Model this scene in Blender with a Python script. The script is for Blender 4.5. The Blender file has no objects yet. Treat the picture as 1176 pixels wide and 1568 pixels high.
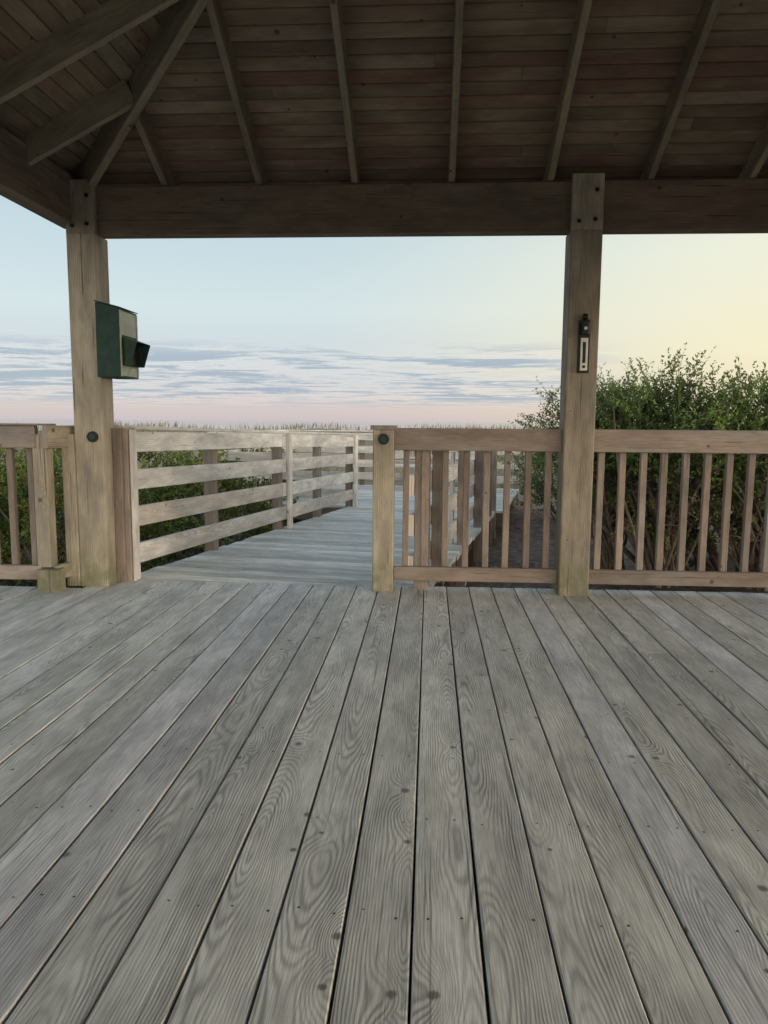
import bpy, math, random
import numpy as np
from mathutils import Vector, Matrix
random.seed(7); rng=np.random.default_rng(7)
scene=bpy.context.scene
scene.view_settings.view_transform='Standard'
scene.view_settings.look='None'
scene.view_settings.exposure=0

# ---------------------------------------------------------------- node helpers
class NT:
    def __init__(s,tree):
        s.t=tree; s.n=tree.nodes; s.l=tree.links
    def put(s,sock,v):
        if isinstance(v,bpy.types.NodeSocket): s.l.new(v,sock)
        else:
            try: sock.default_value=v
            except Exception: sock.default_value=tuple(v)+(1.0,)
    def math(s,op,a,b=None,c=None,clamp=False):
        n=s.n.new('ShaderNodeMath'); n.operation=op; n.use_clamp=clamp
        s.put(n.inputs[0],a)
        if b is not None: s.put(n.inputs[1],b)
        if c is not None: s.put(n.inputs[2],c)
        return n.outputs[0]
    def comb(s,x,y,z):
        n=s.n.new('ShaderNodeCombineXYZ')
        s.put(n.inputs[0],x); s.put(n.inputs[1],y); s.put(n.inputs[2],z); return n.outputs[0]
    def sep(s,v):
        n=s.n.new('ShaderNodeSeparateXYZ'); s.put(n.inputs[0],v); return n.outputs
    def noise(s,vec,scale=1,detail=2,rough=.5,dist=0):
        n=s.n.new('ShaderNodeTexNoise'); s.put(n.inputs['Vector'],vec)
        n.inputs['Scale'].default_value=scale; n.inputs['Detail'].default_value=detail
        n.inputs['Roughness'].default_value=rough; n.inputs['Distortion'].default_value=dist
        return n.outputs[0]
    def mix(s,f,a,b,mode='MIX'):
        n=s.n.new('ShaderNodeMix'); n.data_type='RGBA'; n.blend_type=mode
        s.put(n.inputs[0],f)
        for i,v in ((6,a),(7,b)):
            if isinstance(v,bpy.types.NodeSocket): s.l.new(v,n.inputs[i])
            else: n.inputs[i].default_value=(v[0],v[1],v[2],1)
        return n.outputs[2]
    def ss(s,x,a,b,o0=0.,o1=1.):
        n=s.n.new('ShaderNodeMapRange'); n.interpolation_type='SMOOTHSTEP'
        s.put(n.inputs[0],x); n.inputs[1].default_value=a; n.inputs[2].default_value=b
        n.inputs[3].default_value=o0; n.inputs[4].default_value=o1
        return n.outputs[0]
    def ramp(s,x,stops):
        n=s.n.new('ShaderNodeValToRGB'); s.put(n.inputs[0],x); e=n.color_ramp.elements
        while len(e)<len(stops): e.new(0.5)
        for el,(p,c) in zip(e,stops): el.position=p; el.color=(c[0],c[1],c[2],1)
        return n.outputs[0]
    def scale(s,col,f):
        n=s.n.new('ShaderNodeVectorMath'); n.operation='SCALE'
        s.put(n.inputs[0],col); s.put(n.inputs[3],f); return n.outputs[0]

def newmat(name):
    m=bpy.data.materials.new(name); m.use_nodes=True
    t=NT(m.node_tree); b=m.node_tree.nodes['Principled BSDF']
    return m,t,b

def wood(name,light,dark,tint=(.3,.3,.36),tintamt=.0,tlo=.0,thi=1.,ring=.6,period=.009,stain=None,stainamt=0.,rough=.8,spec=.2,var=.35,fiber=.15,bump=0.,green=0.,knot=1.25,hamp=.22,hfr=1.0,wamp=.018,crack=0.):
    m,t,b=newmat(name)
    uvn=t.n.new('ShaderNodeUVMap'); uvn.uv_map='UVMap'
    U,V,_=t.sep(uvn.outputs[0])
    at=t.n.new('ShaderNodeAttribute'); at.attribute_name='bcol'
    r,g,bb=t.sep(at.outputs['Vector'])
    seed=t.math('MULTIPLY',r,37.); seed2=t.math('MULTIPLY',g,53.)
    hn=t.noise(t.comb(t.math('MULTIPLY',U,hfr),seed2,seed),1,1.,.5)
    h=t.math('MULTIPLY',t.math('SUBTRACT',hn,t.math('MULTIPLY_ADD',bb,.25,.25)),hamp)
    P=t.math('SUBTRACT',V,t.math('MULTIPLY',t.math('SUBTRACT',g,.5),.16))
    wob=t.noise(t.comb(t.math('MULTIPLY',U,3.8),t.math('MULTIPLY',V,14.),seed),1,2,.5)
    kv=t.comb(t.math('MULTIPLY_ADD',U,knot,seed),t.math('MULTIPLY_ADD',V,4.5,seed2),0)
    vo=t.n.new('ShaderNodeTexVoronoi'); vo.voronoi_dimensions='2D'; vo.inputs['Scale'].default_value=1
    t.put(vo.inputs['Vector'],kv)
    df=t.n.new('ShaderNodeVectorMath'); df.operation='SUBTRACT'; t.put(df.inputs[0],kv); t.put(df.inputs[1],vo.outputs['Position'])
    dx,dy,_=t.sep(df.outputs[0])
    dxm=t.math('DIVIDE',dx,knot); dym=t.math('DIVIDE',dy,4.5)
    e1=t.math('ADD',t.math('POWER',t.math('MULTIPLY',dxm,12.),2.),t.math('POWER',t.math('MULTIPLY',dym,24.),2.))
    kn=t.math('EXPONENT',t.math('MULTIPLY',e1,-1.))
    dm=t.math('SQRT',t.math('ADD',t.math('MULTIPLY',dxm,dxm),t.math('MULTIPLY',dym,dym)))
    vc=t.sep(vo.outputs['Color'])[0]
    dm=t.math('DIVIDE',dm,t.math('MULTIPLY_ADD',vc,1.1,.35))
    dm=t.math('ADD',dm,t.math('MULTIPLY',t.math('SUBTRACT',t.noise(uvn.outputs[0],70,1,.5),.5),.008))
    kcore=t.ss(dm,.005,.014,1.,0.)
    d=t.math('SQRT',t.math('ADD',t.math('MULTIPLY',P,P),t.math('MULTIPLY',h,h)))
    d=t.math('ADD',d,t.math('MULTIPLY',kn,t.math('MULTIPLY_ADD',vc,.035,.012)))
    d=t.math('ADD',d,t.math('MULTIPLY',wob,wamp))
    s=t.math('MULTIPLY_ADD',t.math('SINE',t.math('MULTIPLY',d,t.math('MULTIPLY_ADD',bb,-1.5/period,7.2/period))),.5,.5)
    line=t.math('POWER',s,1.6)
    amp=t.noise(t.comb(t.math('MULTIPLY',U,1.9),t.math('MULTIPLY',V,9.),seed2),1,1,.6)
    line=t.math('MULTIPLY',line,t.ss(amp,.3,.65,.12,1.))
    fib=t.noise(t.comb(t.math('MULTIPLY',U,11.),t.math('MULTIPLY',V,300.),seed),1,1.5,.6)
    col=t.mix(t.math('MULTIPLY',line,ring),light,dark)
    col=t.mix(t.ss(bb,tlo,thi,0.,tintamt),col,tint)
    if stain is not None:
        sn=t.noise(t.comb(t.math('MULTIPLY',U,1.3),t.math('MULTIPLY',V,5.),seed2),1,2.5,.6)
        col=t.mix(t.ss(sn,.42,.66,0.,stainamt),col,stain)
    col=t.scale(col,t.ss(fib,.25,.75,1.-fiber,1.+fiber*.7))
    bl=t.noise(t.comb(t.math('MULTIPLY',U,3.4),t.math('MULTIPLY',V,11.),seed),1,3,.65)
    col=t.scale(col,t.ss(bl,.25,.75,.77,1.2))
    col=t.scale(col,t.math('MULTIPLY_ADD',r,var,1.-var*.5))
    col=t.mix(t.math('MULTIPLY',kcore,.78),col,(dark[0]*.4,dark[1]*.35,dark[2]*.3))
    if crack>0:
        ck=t.noise(t.comb(t.math('MULTIPLY',U,1.6),t.math('MULTIPLY',V,95.),seed2),1,1.5,.5)
        col=t.mix(t.ss(ck,.66,.72,0.,crack),col,(dark[0]*.25,dark[1]*.22,dark[2]*.2))
    if green>0:
        geo=t.n.new('ShaderNodeNewGeometry'); z=t.sep(geo.outputs['Position'])[2]
        gn=t.noise(geo.outputs['Position'],9,2,.6)
        gm=t.math('MULTIPLY',t.ss(z,.0,.38,1.,0.),t.ss(gn,.35,.6,.15,1.))
        col=t.mix(t.math('MULTIPLY',gm,green),col,(.10,.125,.045))
    t.put(b.inputs['Base Color'],col)
    b.inputs['Roughness'].default_value=rough
    b.inputs['Specular IOR Level'].default_value=spec
    bp=t.n.new('ShaderNodeBump'); bp.inputs['Distance'].default_value=.0015
    if bump>0:
        bp.inputs['Strength'].default_value=bump
        hh=t.math('ADD',t.math('MULTIPLY',line,-.7),t.math('MULTIPLY',fib,.6))
    else:
        bp.inputs['Strength'].default_value=.3; hh=fib
    t.put(bp.inputs['Height'],hh); t.l.new(bp.outputs[0],b.inputs['Normal'])
    return m

# ---------------------------------------------------------------- mesh builder
class MB:
    def __init__(s): s.v=[];s.f=[];s.uv=[];s.c=[]
    def bar(s,p0,p1,w,h,up=(0,0,1),ch=.004,shift=None):
        """board from p0 to p1 (centre line), w across, h along 'up'"""
        p0=Vector(p0);p1=Vector(p1);d=(p1-p0);L=d.length;d.normalize()
        up=Vector(up);up=(up-d*up.dot(d)).normalized();sd=d.cross(up).normalized()
        a=w/2;b=h/2;ch=min(ch,a*.45,b*.45)
        prof=[(-a+ch,b),(a-ch,b),(a,b-ch),(a,-b+ch),(a-ch,-b),(-a+ch,-b),(-a,-b+ch),(-a,b-ch)]
        n0=len(s.v)
        for p in (p0,p1):
            for (x,y) in prof: s.v.append(tuple(p+sd*x+up*y))
        col=(random.random(),random.random(),random.random(),1)
        uo=random.uniform(0,40); vpos=[-a+ch]
        for i in range(8):
            q=prof[i];r2=prof[(i+1)%8]; vpos.append(vpos[-1]+math.hypot(q[0]-r2[0],q[1]-r2[1]))
        for i in range(8):
            j=(i+1)%8
            s.f.append((n0+i,n0+8+i,n0+8+j,n0+j)); s.uv.append([(uo,vpos[i]),(uo+L,vpos[i]),(uo+L,vpos[i+1]),(uo,vpos[i+1])]); s.c.append(col)
        s.f.append(tuple(n0+i for i in range(8))); s.uv.append([(uo+prof[i][1]*.15,prof[i][0]) for i in range(8)]); s.c.append(col)
        s.f.append(tuple(n0+15-i for i in range(8))); s.uv.append([(uo+prof[7-i][1]*.15,prof[7-i][0]) for i in range(8)]); s.c.append(col)
    def cyl(s,p0,p1,r0,r1=None,n=10,caps=True):
        r1=r0 if r1 is None else r1
        p0=Vector(p0);p1=Vector(p1);d=(p1-p0);L=d.length;d.normalize()
        a=d.orthogonal().normalized();b=d.cross(a);n0=len(s.v)
        for p,r in ((p0,r0),(p1,r1)):
            for i in range(n):
                t=2*math.pi*i/n; s.v.append(tuple(p+(a*math.cos(t)+b*math.sin(t))*r))
        col=(random.random(),random.random(),random.random(),1)
        for i in range(n):
            j=(i+1)%n
            s.f.append((n0+i,n0+j,n0+n+j,n0+n+i)); s.uv.append([(0,i/n),(0,(i+1)/n),(L,(i+1)/n),(L,i/n)]); s.c.append(col)
        if caps:
            s.f.append(tuple(n0+n-1-i for i in range(n))); s.uv.append([(0,0)]*n); s.c.append(col)
            s.f.append(tuple(n0+n+i for i in range(n))); s.uv.append([(0,0)]*n); s.c.append(col)
    def poly(s,verts,faces):
        n0=len(s.v); s.v+= [tuple(v) for v in verts]; col=(random.random(),random.random(),random.random(),1)
        for f in faces:
            s.f.append(tuple(n0+i for i in f)); s.uv.append([(verts[i][0],verts[i][1]) for i in f]); s.c.append(col)
    def obj(s,name,mat,parent=None,clip=None):
        me=bpy.data.meshes.new(name); me.from_pydata(s.v,[],s.f)
        me.uv_layers.new(name='UVMap'); me.color_attributes.new('bcol','FLOAT_COLOR','CORNER')
        uvs=np.array([c for u in s.uv for c in u],dtype=np.float32).ravel()
        cols=np.array([c for u,c0 in zip(s.uv,s.c) for c in [c0]*len(u)],dtype=np.float32).ravel()
        me.uv_layers['UVMap'].data.foreach_set('uv',uvs); me.color_attributes['bcol'].data.foreach_set('color',cols)
        if clip:
            import bmesh
            bm=bmesh.new(); bm.from_mesh(me)
            bmesh.ops.bisect_plane(bm,geom=bm.verts[:]+bm.edges[:]+bm.faces[:],plane_co=clip[0],plane_no=clip[1],clear_outer=False,clear_inner=True)
            bm.to_mesh(me); bm.free()
        me.materials.append(mat); me.update()
        o=bpy.data.objects.new(name,me); scene.collection.objects.link(o)
        if parent: o.parent=parent
        return o
def empty(name):
    o=bpy.data.objects.new(name,None); scene.collection.objects.link(o); o.empty_display_size=.2; return o

# ---------------------------------------------------------------- materials
M_deck=wood('weathered_deck_wood',(.525,.515,.475),(.19,.185,.165),tint=(.50,.50,.565),tintamt=.35,tlo=.78,thi=.95,ring=.64,period=.0075,var=.36,fiber=.22,bump=.6,knot=1.5,rough=.6,spec=.45,crack=.5)  # tint paints a lavender sheen into the colour of some boards
M_walk=wood('boardwalk_wood',(.62,.595,.54),(.34,.32,.28),ring=.5,var=.45)
M_post=wood('post_wood',(.36,.315,.24),(.17,.14,.10),ring=.6,period=.011,stain=(.21,.19,.155),stainamt=.6,green=.6,crack=.7)
M_rail=wood('rail_wood',(.25,.20,.165),(.145,.113,.09),ring=.5,period=.010,stain=(.23,.212,.192),stainamt=.7,var=.4,crack=.5)
M_pale=wood('pale_rail_wood',(.70,.655,.60),(.40,.34,.28),tint=(.50,.39,.30),tintamt=.5,tlo=.5,thi=1.,ring=.55,period=.012,stain=(.45,.43,.40),stainamt=.6,var=.3,crack=.4)
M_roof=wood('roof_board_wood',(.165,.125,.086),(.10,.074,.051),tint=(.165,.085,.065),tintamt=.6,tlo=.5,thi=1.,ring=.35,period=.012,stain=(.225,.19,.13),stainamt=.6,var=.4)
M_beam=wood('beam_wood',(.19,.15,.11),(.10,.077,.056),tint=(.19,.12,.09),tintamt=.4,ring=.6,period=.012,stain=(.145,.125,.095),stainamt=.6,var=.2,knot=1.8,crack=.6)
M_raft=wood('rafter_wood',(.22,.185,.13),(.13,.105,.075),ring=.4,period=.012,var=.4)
def flat(name,c,rough=.5,metal=0.,nz=.15,sc=12,spec=.3):
    m,t,b=newmat(name)
    tc=t.n.new('ShaderNodeTexCoord'); n=t.noise(tc.outputs['Object'],sc,3,.6)
    t.put(b.inputs['Base Color'],t.scale(t.mix(0.,c,c),t.ss(n,.25,.75,1-nz,1+nz)))
    b.inputs['Roughness'].default_value=rough; b.inputs['Metallic'].default_value=metal; b.inputs['Specular IOR Level'].default_value=spec
    return m
M_nail=flat('nail_head',(.08,.075,.065),.6,.3)
M_green=flat('green_painted_metal',(.020,.052,.038),.55,.0,.25,spec=.2)
M_greenl=flat('green_painted_metal_lit',(.34,.37,.29),.5,.0,.2)  # paler green: light on the dispenser's skyward side put into the colour
M_black=flat('black_metal',(.012,.012,.012),.4,.3)
M_steel=flat('grey_metal',(.35,.35,.34),.35,.7)
M_shing=flat('shingle',(.06,.055,.05),.9,0,.4,30)

# ---------------------------------------------------------------- deck
Y0=4.85
XL,XR=-2.20,4.06; XM=.93; YB=-1.41
deck=empty('wooden_deck')
mb=MB(); nails=MB()
pitch=.149
x=-.022-38*pitch+.003
joists=[4.80-.405*k for k in range(22)]
while x<6.0:
    xe=x+pitch-.0065
    yend=4.955 if x>-2.36 else 4.70
    cuts=[-4.0]
    if random.random()<.12: cuts.append(joists[random.randint(2,9)])
    cuts.append(yend+random.uniform(-.006,.006))
    for a,b in zip(cuts[:-1],cuts[1:]):
        dz=random.uniform(-.002,.002)
        mb.bar(((x+xe)/2+random.uniform(-.002,.002),a+.002,-.019+dz),((x+xe)/2+random.uniform(-.002,.002),b-.002,-.019+dz),xe-x,.038,ch=.003)
    for j in joists:
        if j>yend: continue
        for q in (.028,.112):
            if random.random()<.2: continue
            cx=x+q+random.uniform(-.010,.010); cy=j+random.uniform(-.015,.015); rr=random.uniform(.0028,.0042)
            vs=[(cx+rr*math.cos(k*math.pi/4),cy+rr*math.sin(k*math.pi/4),.0027) for k in range(8)]
            nails.poly(vs,[tuple(range(8))])
    x+=pitch
mb.obj('deck_boards',M_deck,deck)
nails.obj('nail_heads',M_nail,deck)
mb=MB()
for j in joists: mb.bar((-5.6,j-.03,-.14),(6,j-.03,-.14),.04,.19)
mb.bar((-2.36,4.925,-.16),(6,4.925,-.16),.04,.235)
mb.bar((-5.6,4.67,-.16),(-2.37,4.67,-.16),.04,.235)
for xx in (-5.4,-2.3,.93,4.06,5.8):
    for yy in (4.6,1.5,-1.4,-3.8): mb.bar((xx,yy,-.9),(xx,yy,-.24),.14,.14,up=(0,1,0))
mb.obj('deck_framing',M_beam,deck)

# ---------------------------------------------------------------- pavilion
pav=empty('wooden_pavilion')
ZB,ZT=2.25,2.545
CX,CY=(XL+XR)/2,(Y0+YB)/2; HF=(XR-XL)/2
mb=MB()
for (px,py) in ((XL,Y0),(XM,Y0),(XR,Y0),(XL,YB),(XM,YB),(XR,YB),(XL,CY),(XR,CY)):
    s=1 if py>CY+.1 else (-1 if py<CY-.1 else 0)
    mb.bar((px,py,.0),(px,py,ZB),.19,.19,up=(0,1,0),ch=.008)
    if s!=0: mb.bar((px,py-s*.0725,ZB+.001),(px,py-s*.0725,ZT+.03),.188,.045,up=(0,1,0),ch=.005)
mb.obj('posts',M_post,pav)
mb=MB()
for yy in (Y0,YB):
    mb.bar((XL-.05,yy,(ZB+ZT)/2),(XM-.002,yy,(ZB+ZT)/2),.095,ZT-ZB)
    mb.bar((XM+.002,yy,(ZB+ZT)/2+.004),(XR+.05,yy,(ZB+ZT)/2+.004),.095,ZT-ZB)
for xx in (XL-.115,XR+.115):
    mb.bar((xx,Y0+.05,2.466),(xx,CY,2.466),.12,.30)
    mb.bar((xx,CY-.003,2.466),(xx,YB-.05,2.466),.12,.30)
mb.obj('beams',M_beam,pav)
RH=.14; OV=.22
def zr(dist): return ZT+.5*dist
mb=MB()
def slope_pt(side,a,dist,z):
    if side==0: return (a,Y0-dist,z)
    if side==2: return (a,YB+dist,z)
    if side==1: return (XL+dist,a,z)
    return (XR-dist,a,z)
for side in range(4):
    lo,hi=(XL,XR) if side in(0,2) else (YB,Y0)
    if side in (0,2): pos=[.115+.597*k for k in range(-3,7)]
    else: pos=[Y0-.57-.595*k for k in range(0,10)]
    for a in pos:
        dist=min(a-lo,hi-a,HF)
        if dist<.1: continue
        p0=slope_pt(side,a,-OV,zr(-OV)+RH/2); p1=slope_pt(side,a,dist-.03,zr(dist-.03)+RH/2)
        mb.bar(p0,p1,.04,RH)
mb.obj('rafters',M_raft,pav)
mb=MB()
for (cx,cy) in ((XL,Y0),(XR,Y0),(XL,YB),(XR,YB)):
    sx=1 if cx<CX else -1; sy=1 if cy<CY else -1
    mb.bar((cx-sx*OV,cy-sy*OV,zr(-OV)+.055),(cx+sx*(HF-.0),cy+sy*(HF-.0),zr(HF)+.055),.05,.19)
mb.obj('hip_rafters',M_raft,pav)
mb=MB()
cosr=math.cos(math.atan(.5)); step=.088
for side in range(4):
    n=int((HF+OV)/cosr/step)
    for k in range(n):
        dm=-OV+(k+.5)*step*cosr
        if dm>HF-.05: break
        z=zr(dm)+RH+.011/cosr
        lo,hi=(XL,XR) if side in(0,2) else (YB,Y0)
        a0=lo+dm+.002;a1=hi-dm-.002
        nrm={0:(0,.447,.894),2:(0,-.447,.894),1:(-.447,0,.894),3:(.447,0,.894)}[side]
        cuts=[a0,a1]
        if a1-a0>2.5: cuts=[a0,random.uniform(a0+.8,a1-.8),a1]
        for c0,c1 in zip(cuts[:-1],cuts[1:]):
            mb.bar(slope_pt(side,c0,dm,z),slope_pt(side,c1-.002,dm,z),step-.003,.02,up=nrm,ch=.005)
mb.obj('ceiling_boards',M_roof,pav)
mb=MB(); e=.28; zz=.19
vs=[(XL-e,Y0+e,zr(-e)+zz),(XR+e,Y0+e,zr(-e)+zz),(XR+e,YB-e,zr(-e)+zz),(XL-e,YB-e,zr(-e)+zz),(CX,CY,zr(HF)+zz)]
vs2=[(a,b,c+.03) for a,b,c in vs]
mb.poly(vs,[(0,1,4),(1,2,4),(2,3,4),(3,0,4)]); mb.poly(vs2,[(1,0,4),(2,1,4),(3,2,4),(0,3,4)])
mb.obj('roof_shingles',M_shing,pav)
mb=MB()
for xx in (XL,XM,XR):
    for (ox,z) in ((-.05,2.30),(.05,2.48),(.045,2.31)):
        mb.cyl((xx+ox,Y0-.096,z),(xx+ox,Y0-.106,z),.012,n=8)
mb.obj('bolts',M_black,pav)

# ---------------------------------------------------------------- baluster railings
def baluster_rail(name,xa,xb,yf,newel=None,rec=False):
    p=empty(name)
    mb=MB(); mb.bar((xa,yf,.985),(xb,yf,.985),.040,.142)
    mb.bar((xa,yf,.112),(xb,yf,.112),.040,.092)
    mb.obj('rails',M_rail,p)
    mb=MB(); n=max(2,round((xb-xa)/.133)); sp=(xb-xa)/n
    for i in range(n):
        xx=xa+sp*(i+.5)+random.uniform(-.006,.006)
        mb.bar((xx,yf+.0405,.07),(xx+random.uniform(-.006,.006),yf+.0405,1.045),.040,.038,up=(0,1,0),ch=.003)
    mb.obj('balusters',M_rail,p)
    return p
NX=-.29
r1=baluster_rail('wooden_railing',NX+.072,XM-.097,4.83)
mb=MB(); mb.bar((NX,4.84,0),(NX,4.84,1.045),.135,.135,up=(0,1,0),ch=.006)
mb.obj('newel_post',M_post,r1)
mb=MB(); mb.bar((NX,4.84,1.046),(NX,4.84,1.072),.165,.165,up=(0,1,0),ch=.006); mb.obj('newel_cap',M_rail,r1)
r2=baluster_rail('wooden_railing',XM+.097,XR-.097,4.83)
r3=baluster_rail('wooden_railing',-5.4,-2.48,4.63)
mb=MB()
mb.bar((-2.42,4.62,-.02),(-2.42,4.62,.14),.14,.10,up=(0,1,0)); mb.bar((-2.46,4.66,.15),(-2.46,4.66,1.0),.09,.09,up=(0,1,0))
mb.bar((-2.34,4.80,.0),(-2.34,4.80,1.0),.09,.09,up=(0,1,0))
mb.bar((-2.40,4.58,.985),(-2.33,4.87,.985),.04,.142); mb.bar((-2.40,4.64,.112),(-2.33,4.87,.112),.04,.092)
mb.bar((-3.9,4.69,.0),(-3.9,4.69,1.0),.09,.09,up=(0,1,0))
mb.obj('corner_posts',M_post,r3)
mb=MB(); mb.bar((-5.4,4.64,1.062),(-2.38,4.64,1.062),.10,.012,ch=.003); mb.obj('cap',M_rail,r3)
for (px,py) in ((XL+.03,Y0-.095),(NX,4.84-.0675)):
    g=empty('round_reflector')
    mb=MB(); mb.cyl((px,py-.001,.985),(px,py-.016,.985),.036,.034,n=24); mb.obj('rim',M_black,g)
    mb=MB(); mb.cyl((px,py-.0165,.985),(px,py-.021,.985),.022,.018,n=20); mb.obj('centre',M_green,g)

# ---------------------------------------------------------------- boardwalk
S0=Vector((-2.08,4.93,0)); DH=Vector((.164,.986,0)).normalized(); DP=Vector((DH.y,-DH.x,0))
SL=-.0235; WW=1.95; SE=6.1
def W(s,t,z=0):
    p=S0+DH*s+DP*t; return Vector((p.x,p.y,z+(SL*s if s<SE else SL*SE)))
bw=empty('wooden_boardwalk')
mb=MB(); s=-.1
while s<SE:
    dz=random.uniform(-.002,.002)
    mb.bar(W(s+.07,-.06-random.uniform(0,.02),-.022+dz),W(s+.07,WW+.1+random.uniform(0,.02),-.022-dz),.1345,.038,ch=.005)
    s+=.1455
mb.obj('walk_boards',M_walk,bw,clip=((0,4.962,0),(0,1,0)))
LT0,LT1,LS1=-2.3,2.2,9.6
mb=MB(); s=SE
while s<LS1:
    mb.bar(W(s+.07,LT0,-.022),W(s+.07,LT1,-.022),.1345,.038,ch=.005); s+=.1455
mb.obj('landing_boards',M_walk,bw)
mb=MB()
for t in (0,WW*.5,WW): mb.bar(W(.3,t,-.14),W(SE-.01,t,-.14),.04,.19)
for t in (LT0+.05,0,LT1-.05): mb.bar(W(SE+.01,t,-.14),W(LS1,t,-.14),.04,.19)
mb.bar(W(SE+.02,LT0,-.14),W(SE+.02,LT1,-.14),.04,.19)
for ss in (1.5,3,4.5,6.1,9.4):
    for t in (0.05,WW-.05): mb.bar(W(ss,t,-1.3),W(ss,t,-.05),.13,.13,up=DH)
mb.obj('boardwalk_framing',M_beam,bw)
def plank_rail(name,A,B,posts,inner,strips=()):
    p=empty(name); (s0,t0),(s1,t1)=A,B
    mbp=MB(); mbr=MB()
    axis=(W(s1,t1)-W(s0,t0)); axis.z=0; axis.normalize(); nrm=Vector((0,0,1)).cross(axis)*inner
    for fr in posts:
        q=W(s0+(s1-s0)*fr,t0+(t1-t0)*fr); c=q-nrm*.068
        mbp.bar(c+Vector((0,0,-.4)),c+Vector((0,0,1.02)),.09,.09,up=axis)
    for fr in strips:
        q=W(s0+(s1-s0)*fr,t0+(t1-t0)*fr); c=q+nrm*.042
        mbr.bar(c+Vector((0,0,.0)),c+Vector((0,0,1.03)),.04,.09,up=axis)
    for (z0,z1) in ((.10,.24),(.36,.50),(.62,.76),(.88,1.02)):
        zc=(z0+z1)/2
        j=[random.uniform(-.012,.012) for _ in range(3)]
        mbr.bar(W(s0,t0,zc+j[0]),W((s0+s1)/2,(t0+t1)/2,zc+j[1]),.04,z1-z0)
        mbr.bar(W((s0+s1)/2+(s1-s0)*.001,(t0+t1)/2+(t1-t0)*.001,zc+j[1]*.5),W(s1,t1,zc+j[2]),.04,z1-z0)
    c=-nrm*.03
    mbr.bar(W(s0,t0,1.046)+c,W(s1,t1,1.046)+c,.10,.026)
    mbp.obj('posts',M_rail,p); mbr.obj('rails',M_pale,p); return p
plank_rail('boardwalk_railing',(0.03,0),(SE-.02,0),[.015,.245,.51,.74,.99],-1,strips=(.525,.985))
plank_rail('boardwalk_railing',(0.25,WW),(SE-.02,WW),[.01,.13,.39,.64,.87,.99],1,strips=(.4,.98))
plank_rail('landing_railing',(SE+.04,LT0+.02),(SE+.04,-.10),[.02,.5],1)
plank_rail('landing_railing',(LS1,LT0),(LS1,LT1),[.01,.33,.66,.99],-1)
plank_rail('landing_railing',(SE+.1,LT0),(LS1-.05,LT0),[.02,.5],-1)
mb=MB(); mb.bar((-2.035,4.99,0.0),(-2.035,4.99,1.04),.045,.14,up=(0,1,0)); mb.bar((-2.075,4.91,.0),(-2.075,4.91,1.04),.06,.04,up=(0,1,0))
mb.obj('entry_post',M_rail,bw)
mb=MB(); mb.bar((-2.0,4.985,0.0),(-2.0,4.985,1.03),.02,.09,up=(0,1,0)); mb.obj('entry_trim',M_pale,bw)
bn=empty('wooden_bench'); mb=MB(); zb=0
for k in range(3): mb.bar(W(8.75+.15*k,-.2,.44),W(8.75+.15*k,1.7,.44),.14,.038)
for t in (-.1,.75,1.6):
    mb.bar(W(8.80,t,0),W(8.80,t,.42),.09,.04,up=DH); mb.bar(W(9.08,t,0),W(9.16,t,.85),.09,.04,up=DH)
    mb.bar(W(8.72,t,.38),W(9.1,t,.38),.04,.09)
for z in (.62,.79): mb.bar(W(9.10,-.2,z),W(9.10,1.7,z),.03,.13)
mb.obj('seat_back_and_legs',M_pale,bn)

# ---------------------------------------------------------------- dispenser on left post
dp=empty('pet_waste_bag_dispenser')
mb=MB(); x0=XL+.097; x1=x0+.15; ya,yb=Y0-.14,Y0+.15; za,zb_=1.365,1.80
vs=[(x0,ya,za),(x1,ya,za),(x1,yb,za),(x0,yb,za),(x0,ya,zb_+.03),(x1,ya,zb_-.01),(x1,yb,zb_-.01),(x0,yb,zb_+.03)]
F=[(0,3,2,1),(0,1,5,4),(1,2,6,5),(2,3,7,6),(3,0,4,7),(4,5,6,7)]
mb.poly(vs,F)
ob=mb.obj('case',M_green,dp)
mb=MB(); mb.poly([(x0-.005,ya-.006,zb_+.034),(x1+.008,ya-.006,zb_-.008),(x1+.008,yb+.006,zb_-.008),(x0-.005,yb+.006,zb_+.034),
 (x0-.005,ya-.006,zb_+.040),(x1+.008,ya-.006,zb_-.002),(x1+.008,yb+.006,zb_-.002),(x0-.005,yb+.006,zb_+.040)],F); mb.obj('lid',M_green,dp)
mb=MB(); mb.bar((x1+.003,ya+.012,za+.005),(x1+.003,ya+.012,zb_-.02),.006,.02,up=(0,1,0));mb.bar((x1+.003,yb-.012,za+.005),(x1+.003,yb-.012,zb_-.02),.006,.02,up=(0,1,0))
mb.poly([(x1+.003,ya+.023,zb_-.17),(x1+.003,yb-.023,zb_-.17),(x1+.003,yb-.023,zb_-.022),(x1+.003,ya+.023,zb_-.022)],[(0,1,2,3)])
mb.poly([(x1+.003,ya+.03,za+.01),(x1+.003,yb-.03,za+.01),(x1+.003,yb-.03,za+.075),(x1+.003,ya+.03,za+.075)],[(0,1,2,3)])
mb.obj('front_panel',M_greenl,dp)
hz0,hz1=1.44,1.62; h0,h1=ya+.03,yb-.03
mb=MB()
mb.poly([(x1+.004,h0,hz1),(x1+.004,h1,hz1),(x1+.10,h1,hz1-.035),(x1+.10,h0,hz1-.035),(x1+.004,h0,hz0),(x1+.004,h1,hz0),(x1+.055,h0,hz0+.0),(x1+.055,h1,hz0+.0)],
 [(0,1,2,3),(0,3,6,4),(1,5,7,2),(4,6,7,5)])
mb.obj('hood',M_green,dp)
mb=MB(); mb.poly([(x1+.02,h0+.01,hz0+.01),(x1+.02,h1-.01,hz0+.01),(x1+.02,h1-.01,hz1-.02),(x1+.02,h0+.01,hz1-.02)],[(0,1,2,3)]); mb.obj('slot',M_black,dp)
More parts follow.
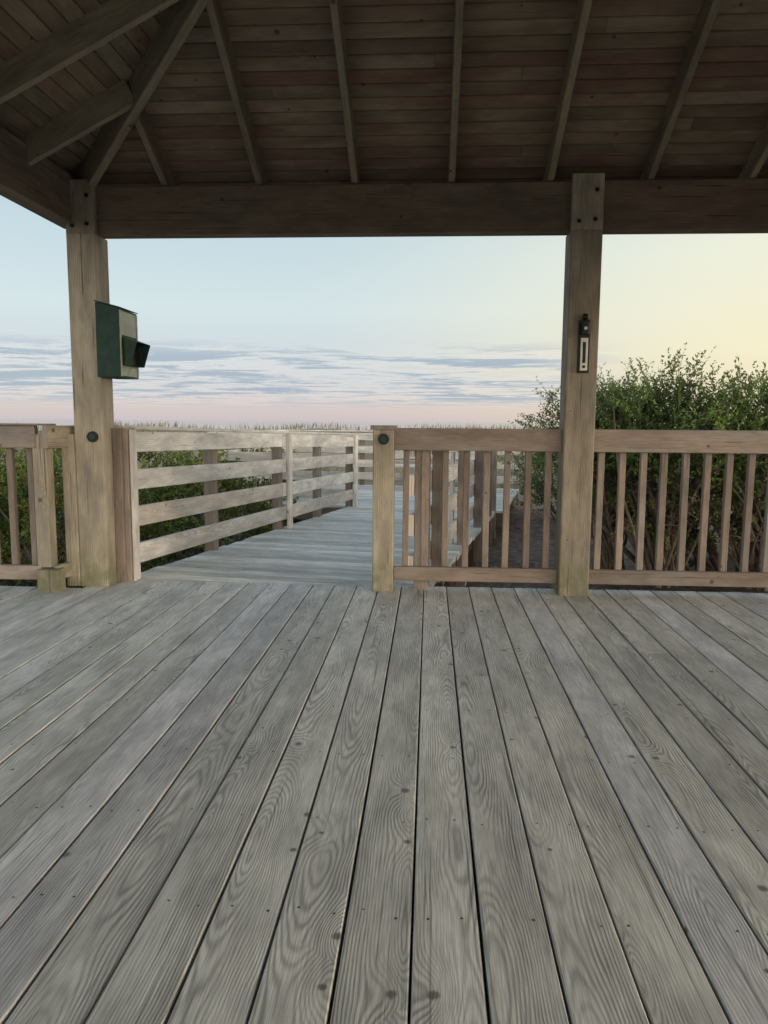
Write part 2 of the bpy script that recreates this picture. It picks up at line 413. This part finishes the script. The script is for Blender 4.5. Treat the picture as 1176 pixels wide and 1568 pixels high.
th=empty('post_mounted_thermometer'); yf=Y0-.0955; xc=XM+.005
mb=MB(); mb.bar((xc,yf-.006,1.40),(xc,yf-.006,1.72),.070,.012,up=(0,1,0),ch=.003); mb.bar((xc,yf-.03,1.63),(xc,yf-.03,1.70),.05,.036,up=(0,1,0),ch=.01)
mb.cyl((xc+.012,yf-.02,1.735),(xc-.012,yf-.02,1.735),.02,n=14)
mb.obj('bracket',M_black,th)
mb=MB(); mb.bar((xc,yf-.018,1.415),(xc,yf-.018,1.61),.046,.012,up=(0,1,0),ch=.004); mb.cyl((xc,yf-.049,1.665),(xc,yf-.055,1.665),.010,n=12); mb.obj('plate',M_steel,th)
mb=MB(); mb.bar((xc,yf-.0265,1.46),(xc,yf-.0265,1.585),.018,.005,up=(0,1,0),ch=.001); mb.cyl((xc,yf-.025,1.437),(xc,yf-.032,1.437),.009,n=10); mb.obj('scale',M_black,th)

# ---------------------------------------------------------------- ground
def hgt(x,y):
    z=-.62+.0*x
    z=z+ 1.27*np.exp(-((y-34-3*np.sin(x*.06))/9.)**2)
    z=z+ .10*np.sin(x*.7+1.3)*np.sin(y*.55)+.05*np.sin(x*1.9+y*1.3)
    z=z+ .28*np.exp(-((y-20)/5.)**2)*(1+np.sin(x*.35))
    z=z- np.clip((y-44)/60,0,1)*3.0
    return z
xs=np.concatenate([np.linspace(-900,-60,14),np.linspace(-56,56,150),np.linspace(60,900,14)])
ys=np.concatenate([np.linspace(-900,-30,12),np.linspace(-26,120,190)])
XX,YY=np.meshgrid(xs,ys); ZZ=hgt(XX,YY)
nx,ny=len(xs),len(ys)
V=np.stack([XX,YY,ZZ],-1).reshape(-1,3)
idx=np.arange(nx*ny).reshape(ny,nx)
Fq=np.stack([idx[:-1,:-1],idx[:-1,1:],idx[1:,1:],idx[1:,:-1]],-1).reshape(-1,4)
me=bpy.data.meshes.new('ground'); me.from_pydata(V.tolist(),[],Fq.tolist())
for p in me.polygons: p.use_smooth=True
m,t,b=newmat('sand_and_litter')
tc=t.n.new('ShaderNodeTexCoord'); P=tc.outputs['Object']
n1=t.noise(P,.35,3,.6); n2=t.noise(P,9,4,.7); n3=t.noise(P,45,2,.7)
col=t.mix(t.ss(n2,.35,.65),(.12,.085,.06),(.27,.21,.165))
sand=t.mix(t.ss(n2,.3,.7),(.30,.25,.18),(.20,.18,.10))
y=t.sep(P)[1]
col=t.mix(t.ss(y,13.,22.),col,sand)
col=t.mix(t.ss(n1,.55,.7,0,.4),col,(.07,.085,.03))
col=t.scale(col,t.ss(n3,.3,.7,.55,1.35))
t.put(b.inputs['Base Color'],col); b.inputs['Roughness'].default_value=.95
bp=t.n.new('ShaderNodeBump'); bp.inputs['Distance'].default_value=.05; bp.inputs['Strength'].default_value=.8; t.put(bp.inputs['Height'],t.math('ADD',n2,n3)); t.l.new(bp.outputs[0],b.inputs['Normal'])
me.materials.append(m); o=bpy.data.objects.new('ground',me); scene.collection.objects.link(o)
m,t,b=newmat('sea_water'); b.inputs['Base Color'].default_value=(.20,.20,.25,1); b.inputs['Roughness'].default_value=.08; b.inputs['Specular IOR Level'].default_value=.9
tc=t.n.new('ShaderNodeTexCoord'); bp=t.n.new('ShaderNodeBump'); bp.inputs['Distance'].default_value=.02; bp.inputs['Strength'].default_value=.3; t.put(bp.inputs['Height'],t.noise(tc.outputs['Object'],.25,3,.6)); t.l.new(bp.outputs[0],b.inputs['Normal'])
me=bpy.data.meshes.new('sea'); me.from_pydata([(-6000,85,-2.6),(6000,85,-2.6),(6000,9000,-2.6),(-6000,9000,-2.6)],[],[(0,1,2,3)]); me.materials.append(m)
o=bpy.data.objects.new('sea',me); scene.collection.objects.link(o)

# ---------------------------------------------------------------- foliage
def leafmat(name):
    m,t,b=newmat(name)
    at=t.n.new('ShaderNodeAttribute'); at.attribute_name='lcol'
    t.l.new(at.outputs['Color'],b.inputs['Base Color']); b.inputs['Roughness'].default_value=.6; b.inputs['Specular IOR Level'].default_value=.2
    tr=t.n.new('ShaderNodeBsdfTranslucent'); t.l.new(at.outputs['Color'],tr.inputs[0])
    mx=t.n.new('ShaderNodeMixShader'); mx.inputs[0].default_value=.25
    t.l.new(b.outputs[0],mx.inputs[1]); t.l.new(tr.outputs[0],mx.inputs[2])
    t.l.new(mx.outputs[0],t.n['Material Output'].inputs[0]); return m
M_leaf=leafmat('leaf'); M_twig=flat('bark',(.17,.135,.105),.9,0,.3,20)
def unit(a): return a/np.maximum(np.linalg.norm(a,axis=-1,keepdims=True),1e-6)
def leaf_mesh(name,pos,dirs,L,Wd,cols,parent):
    n=len(pos); r=unit(np.cross(dirs,rng.normal(size=(n,3))))
    L=L[:,None];Wd=Wd[:,None]
    v=np.stack([pos,pos+dirs*L*.45+r*Wd,pos+dirs*L,pos+dirs*L*.45-r*Wd],1).reshape(-1,3).astype(np.float32)
    me=bpy.data.meshes.new(name); me.vertices.add(4*n); me.vertices.foreach_set('co',v.ravel())
    me.loops.add(4*n); me.loops.foreach_set('vertex_index',np.arange(4*n,dtype=np.int32))
    me.polygons.add(n); me.polygons.foreach_set('loop_start',np.arange(0,4*n,4,dtype=np.int32))
    try: me.polygons.foreach_set('loop_total',np.full(n,4,dtype=np.int32))
    except Exception: pass
    me.update(calc_edges=True); me.validate()
    me.color_attributes.new('lcol','FLOAT_COLOR','CORNER')
    c=np.repeat(np.concatenate([cols,np.ones((n,1))],1),4,axis=0).astype(np.float32); me.color_attributes['lcol'].data.foreach_set('color',c.ravel())
    me.materials.append(M_leaf)
    o=bpy.data.objects.new(name,me); scene.collection.objects.link(o); o.parent=parent; return o
def shrub(name,blobs,nspr,K=16,spl=(.14,.30),leaf=(.035,.06),wid=.009,ca=(.10,.14,.03),cb=(.035,.06,.018),cc=(.16,.15,.08),ccp=.1,zmin=-.6,branches=30,root=None,upb=.6,wisps=0,lumpa=.2,deadz=None):
    p=empty(name)
    vol=np.array([b[1][0]*b[1][1]*b[1][2] for b in blobs])**.67; pick=rng.choice(len(blobs),nspr,p=vol/vol.sum())
    C=np.array([b[0] for b in blobs],float)[pick]; R=np.array([b[1] for b in blobs],float)[pick]
    d=unit(rng.normal(size=(nspr,3))); rad=rng.uniform(.35,1.0,nspr)**.5
    l1=np.sin(d[:,0]*7+C[:,0]*3)*np.sin(d[:,1]*6+C[:,1]); l2=np.sin(d[:,2]*9+d[:,0]*5+C[:,0]*2)
    lump=1+lumpa*l1+lumpa*.8*l2
    base=C+d*R*(rad*lump)[:,None]
    lumpn=np.clip((l1+l2)*.5+.5,0,1)
    k=base[:,2]>zmin
    if deadz is not None: k&= ~((base[:,2]<deadz)&(rng.random(nspr)<.55))
    base=base[k];d=d[k];rad=rad[k];lumpn=lumpn[k]; n=len(base)
    sd=unit(d*.8+np.array([0,0,upb])+rng.normal(size=(n,3))*.45)
    SL_=rng.uniform(*spl,n)
    tt=(np.arange(K)+.5)/K
    pos=base[:,None,:]+sd[:,None,:]*(SL_[:,None,None]*tt[None,:,None])
    pos=pos+rng.normal(size=pos.shape)*.008
    pos[:,:,2]-= (SL_[:,None]*tt[None,:]**2)*.12
    ld=unit(sd[:,None,:]*.8+rng.normal(size=pos.shape)*.75)
    size=rng.uniform(*leaf,(n,K))*(1.1-.5*tt[None,:])
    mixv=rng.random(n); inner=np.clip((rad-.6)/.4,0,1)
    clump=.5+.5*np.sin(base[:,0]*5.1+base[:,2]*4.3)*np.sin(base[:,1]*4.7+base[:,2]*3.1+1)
    f=np.clip(.04+.3*mixv*inner+.4*clump*inner+.4*lumpn*inner,0,1)[:,None]  # shade inside the bush put into leaf colour: dark core, paler outside
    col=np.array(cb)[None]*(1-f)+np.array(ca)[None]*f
    br=rng.random(n)<ccp
    if deadz is not None: br|= (base[:,2]<deadz)&(rng.random(n)<.45)
    col[br]=np.array(cc)*rng.uniform(.4,1.0,(br.sum(),1))
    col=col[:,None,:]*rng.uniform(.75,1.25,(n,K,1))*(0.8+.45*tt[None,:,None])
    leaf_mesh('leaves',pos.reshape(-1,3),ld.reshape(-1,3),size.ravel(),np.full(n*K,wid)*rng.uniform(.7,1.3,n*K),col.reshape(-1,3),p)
    mb=MB()
    for b in range(branches):
        bl=blobs[random.randrange(len(blobs))]; c=Vector(bl[0]); rr=bl[1]
        rt=Vector((c.x+random.uniform(-.3,.3)*rr[0],c.y+random.uniform(-.3,.3)*rr[1],zmin-.35))
        e=c+Vector((random.gauss(0,.5)*rr[0],random.gauss(0,.5)*rr[1],random.uniform(-.2,.85)*rr[2]))
        mid=(rt+e)/2+Vector((random.uniform(-.2,.2),random.uniform(-.2,.2),random.uniform(-.05,.25)))
        r0=random.uniform(.012,.035); prev=rt;pr=r0
        for q in range(1,6):
            u=q/5; pt=rt*(1-u)**2+mid*2*u*(1-u)+e*u*u+Vector((random.gauss(0,.02),random.gauss(0,.02),random.gauss(0,.02)))
            nr=r0*(1-.8*u); mb.cyl(prev,pt,pr,nr,n=6,caps=False); prev=pt;pr=nr
            if q>=2 and wisps:
                dr=Vector((random.gauss(0,1),random.gauss(0,1),random.gauss(.1,.7))).normalized(); mb.cyl(pt,pt+dr*random.uniform(.12,.35),nr*.6,.002,n=4,caps=False)
    wp=[];wd=[];ws=[]
    for b in range(wisps):
        bl=blobs[random.randrange(len(blobs))]; c=Vector(bl[0]); rr=bl[1]
        a=random.uniform(0,6.28); q=random.uniform(0,.8)
        st=c+Vector((math.cos(a)*rr[0]*q,math.sin(a)*rr[1]*q,rr[2]*math.sqrt(1-q*q)*.85))
        dr=Vector((random.gauss(0,.35),random.gauss(0,.35),1)).normalized(); Lw=random.uniform(.25,.55); prev=st
        for g in range(1,6):
            pt=st+dr*Lw*g/5+Vector((dr.x,dr.y,0))*(.25*(g/5)**2*Lw); mb.cyl(prev,pt,.004-.0006*g,.0034-.0006*g,n=4,caps=False)
            for h in range(5):
                l=(prev+(pt-prev)*random.random()); wp.append(tuple(l)); wd.append(tuple((dr*.8+Vector((random.gauss(0,.6),random.gauss(0,.6),random.gauss(0,.4)))).normalized())); ws.append(random.uniform(.03,.06))
            prev=pt
    if wp:
        n=len(wp); leaf_mesh('shoot_leaves',np.array(wp),np.array(wd),np.array(ws),np.full(n,.006),np.array(ca)[None]*rng.uniform(.6,1.1,(n,1)),p)
    mb.obj('branches',M_twig,p); return p
# right side
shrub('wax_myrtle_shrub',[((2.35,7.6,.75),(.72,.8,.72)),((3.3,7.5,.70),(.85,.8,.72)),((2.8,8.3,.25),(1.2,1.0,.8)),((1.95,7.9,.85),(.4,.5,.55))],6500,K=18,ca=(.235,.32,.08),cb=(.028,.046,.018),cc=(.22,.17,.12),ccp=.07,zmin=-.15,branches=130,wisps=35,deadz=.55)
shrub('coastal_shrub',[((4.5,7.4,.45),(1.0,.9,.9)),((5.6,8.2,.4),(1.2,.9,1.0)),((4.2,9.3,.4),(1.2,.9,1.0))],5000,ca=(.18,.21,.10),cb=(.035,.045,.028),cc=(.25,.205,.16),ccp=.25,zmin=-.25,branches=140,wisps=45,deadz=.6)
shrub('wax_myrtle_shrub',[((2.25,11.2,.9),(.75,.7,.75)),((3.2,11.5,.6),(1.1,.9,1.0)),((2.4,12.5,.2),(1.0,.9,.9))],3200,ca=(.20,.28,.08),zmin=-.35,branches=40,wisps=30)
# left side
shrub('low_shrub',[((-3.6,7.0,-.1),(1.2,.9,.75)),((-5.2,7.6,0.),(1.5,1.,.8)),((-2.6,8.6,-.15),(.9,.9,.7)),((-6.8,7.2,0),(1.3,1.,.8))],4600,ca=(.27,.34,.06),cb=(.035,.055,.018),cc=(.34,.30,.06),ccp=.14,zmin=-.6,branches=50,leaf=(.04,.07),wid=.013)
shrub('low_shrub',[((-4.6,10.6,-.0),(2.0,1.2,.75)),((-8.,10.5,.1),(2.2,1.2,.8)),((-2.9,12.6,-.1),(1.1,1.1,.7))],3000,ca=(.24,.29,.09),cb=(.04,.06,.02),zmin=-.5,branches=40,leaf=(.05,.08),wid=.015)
# dune grass
n=26000
gx=rng.uniform(-40,30,n); gy=rng.uniform(14,44,n); 
cl=np.sin(gx*.9)+np.sin(gy*1.1+gx*.3); kk=cl>-.4; gx=gx[kk];gy=gy[kk]
gz=hgt(gx,gy); n=len(gx); gp=np.stack([gx,gy,gz],-1)
gd=unit(np.stack([rng.normal(0,.25,n)+.12,rng.normal(0,.25,n),np.ones(n)],-1))
gc=np.where(rng.random((n,1))<.55,np.array([[.26,.23,.12]]),np.array([[.12,.15,.05]]))*rng.uniform(.6,1.2,(n,1))
gr=empty('dune_grass'); leaf_mesh('blades',gp,gd,rng.uniform(.2,.42,n),np.full(n,.014),gc,gr)

# ---------------------------------------------------------------- world
w=bpy.data.worlds.new('World'); scene.world=w; w.use_nodes=True
t=NT(w.node_tree); bg=w.node_tree.nodes['Background']
tc=t.n.new('ShaderNodeTexCoord'); dirv=tc.outputs['Generated']
dx,dy,dz=t.sep(dirv)
zn=t.math('MAXIMUM',dz,0.)
left=t.ramp(zn,[(0.,(.58,.51,.54)),(.02,(.65,.56,.55)),(.045,(.54,.56,.62)),(.09,(.57,.64,.69)),(.14,(.62,.72,.74)),(.34,(.42,.57,.66)),(1.,(.34,.48,.66))])
right=t.ramp(zn,[(0.,(.76,.61,.48)),(.03,(.83,.71,.52)),(.09,(.89,.81,.56)),(.2,(.84,.84,.67)),(.36,(.57,.69,.71)),(1.,(.34,.48,.66))])
az=t.math('ADD',t.math('MULTIPLY',dx,.95),t.math('MULTIPLY',dy,-.25))
col=t.mix(t.ss(az,-.45,.20),left,right)
zc=t.math('ADD',zn,.03)
cv=t.comb(t.math('DIVIDE',dx,zc),t.math('DIVIDE',dy,zc),0.)
mp=t.n.new('ShaderNodeMapping'); t.put(mp.inputs[0],cv); mp.inputs['Scale'].default_value=(.52,.85,1); mp.inputs['Rotation'].default_value=(0,0,.12); mp.inputs['Location'].default_value=(3.1,1.7,0)
cn=t.noise(mp.outputs[0],1.3,8,.70,.4); cn2=t.noise(mp.outputs[0],.35,1,.5)
band=t.math('MULTIPLY',t.ss(zn,.010,.035),t.ss(zn,.075,.108,1.,0.))
band=t.math('MULTIPLY',band,t.ss(az,-.16,.02,1.,.0))
cval=t.math('MULTIPLY_ADD',cn2,.35,t.math('MULTIPLY',cn,.8))
cm=t.math('MULTIPLY',t.ss(cval,.54,.63),band)
col=t.mix(t.math('MULTIPLY',t.math('MULTIPLY',t.ss(cval,.44,.53),band),.45),col,(.76,.74,.73))
col=t.mix(t.math('MULTIPLY',cm,.85),col,(.30,.39,.50))
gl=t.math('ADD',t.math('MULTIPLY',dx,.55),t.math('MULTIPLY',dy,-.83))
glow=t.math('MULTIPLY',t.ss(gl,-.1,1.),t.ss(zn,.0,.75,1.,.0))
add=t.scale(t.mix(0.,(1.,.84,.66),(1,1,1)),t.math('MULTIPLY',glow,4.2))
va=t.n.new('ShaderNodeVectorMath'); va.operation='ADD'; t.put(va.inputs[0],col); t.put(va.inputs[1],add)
sky=t.n.new('ShaderNodeTexSky'); sky.sky_type='NISHITA'; sky.sun_disc=False; sky.sun_elevation=math.radians(12); sky.sun_rotation=math.radians(115)
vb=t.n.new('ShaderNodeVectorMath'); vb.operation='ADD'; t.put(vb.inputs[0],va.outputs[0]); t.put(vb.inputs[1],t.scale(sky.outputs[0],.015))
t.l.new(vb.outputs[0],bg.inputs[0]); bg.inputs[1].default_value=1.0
sd=bpy.data.lights.new('sun','SUN'); sd.energy=1.0; sd.angle=math.radians(12); sd.color=(1,.86,.72)
so=bpy.data.objects.new('sun',sd); scene.collection.objects.link(so)
azr=math.radians(115); el=math.radians(12)
v=Vector((math.sin(azr)*math.cos(el),math.cos(azr)*math.cos(el),math.sin(el)))
so.rotation_euler=v.to_track_quat('Z','Y').to_euler()

# ---------------------------------------------------------------- camera
f=1150.; yaw=math.radians(3.4); pt=math.atan(139.5/f); roll=math.radians(.4)
Fv=Vector((-math.sin(yaw)*math.cos(pt),math.cos(yaw)*math.cos(pt),-math.sin(pt)))
Rv=Vector((math.cos(yaw),math.sin(yaw),0)); Uv=Rv.cross(Fv)
R2=Rv*math.cos(roll)+Uv*math.sin(roll); U2=Uv*math.cos(roll)-Rv*math.sin(roll)
cd=bpy.data.cameras.new('camera'); cd.sensor_fit='HORIZONTAL'; cd.sensor_width=36; cd.lens=f/1176*36; cd.clip_start=.05; cd.clip_end=20000
co=bpy.data.objects.new('camera',cd); scene.collection.objects.link(co)
mm=Matrix((R2,U2,-Fv)).transposed().to_4x4(); mm.translation=Vector((0,0,1.10)); co.matrix_world=mm
scene.camera=co
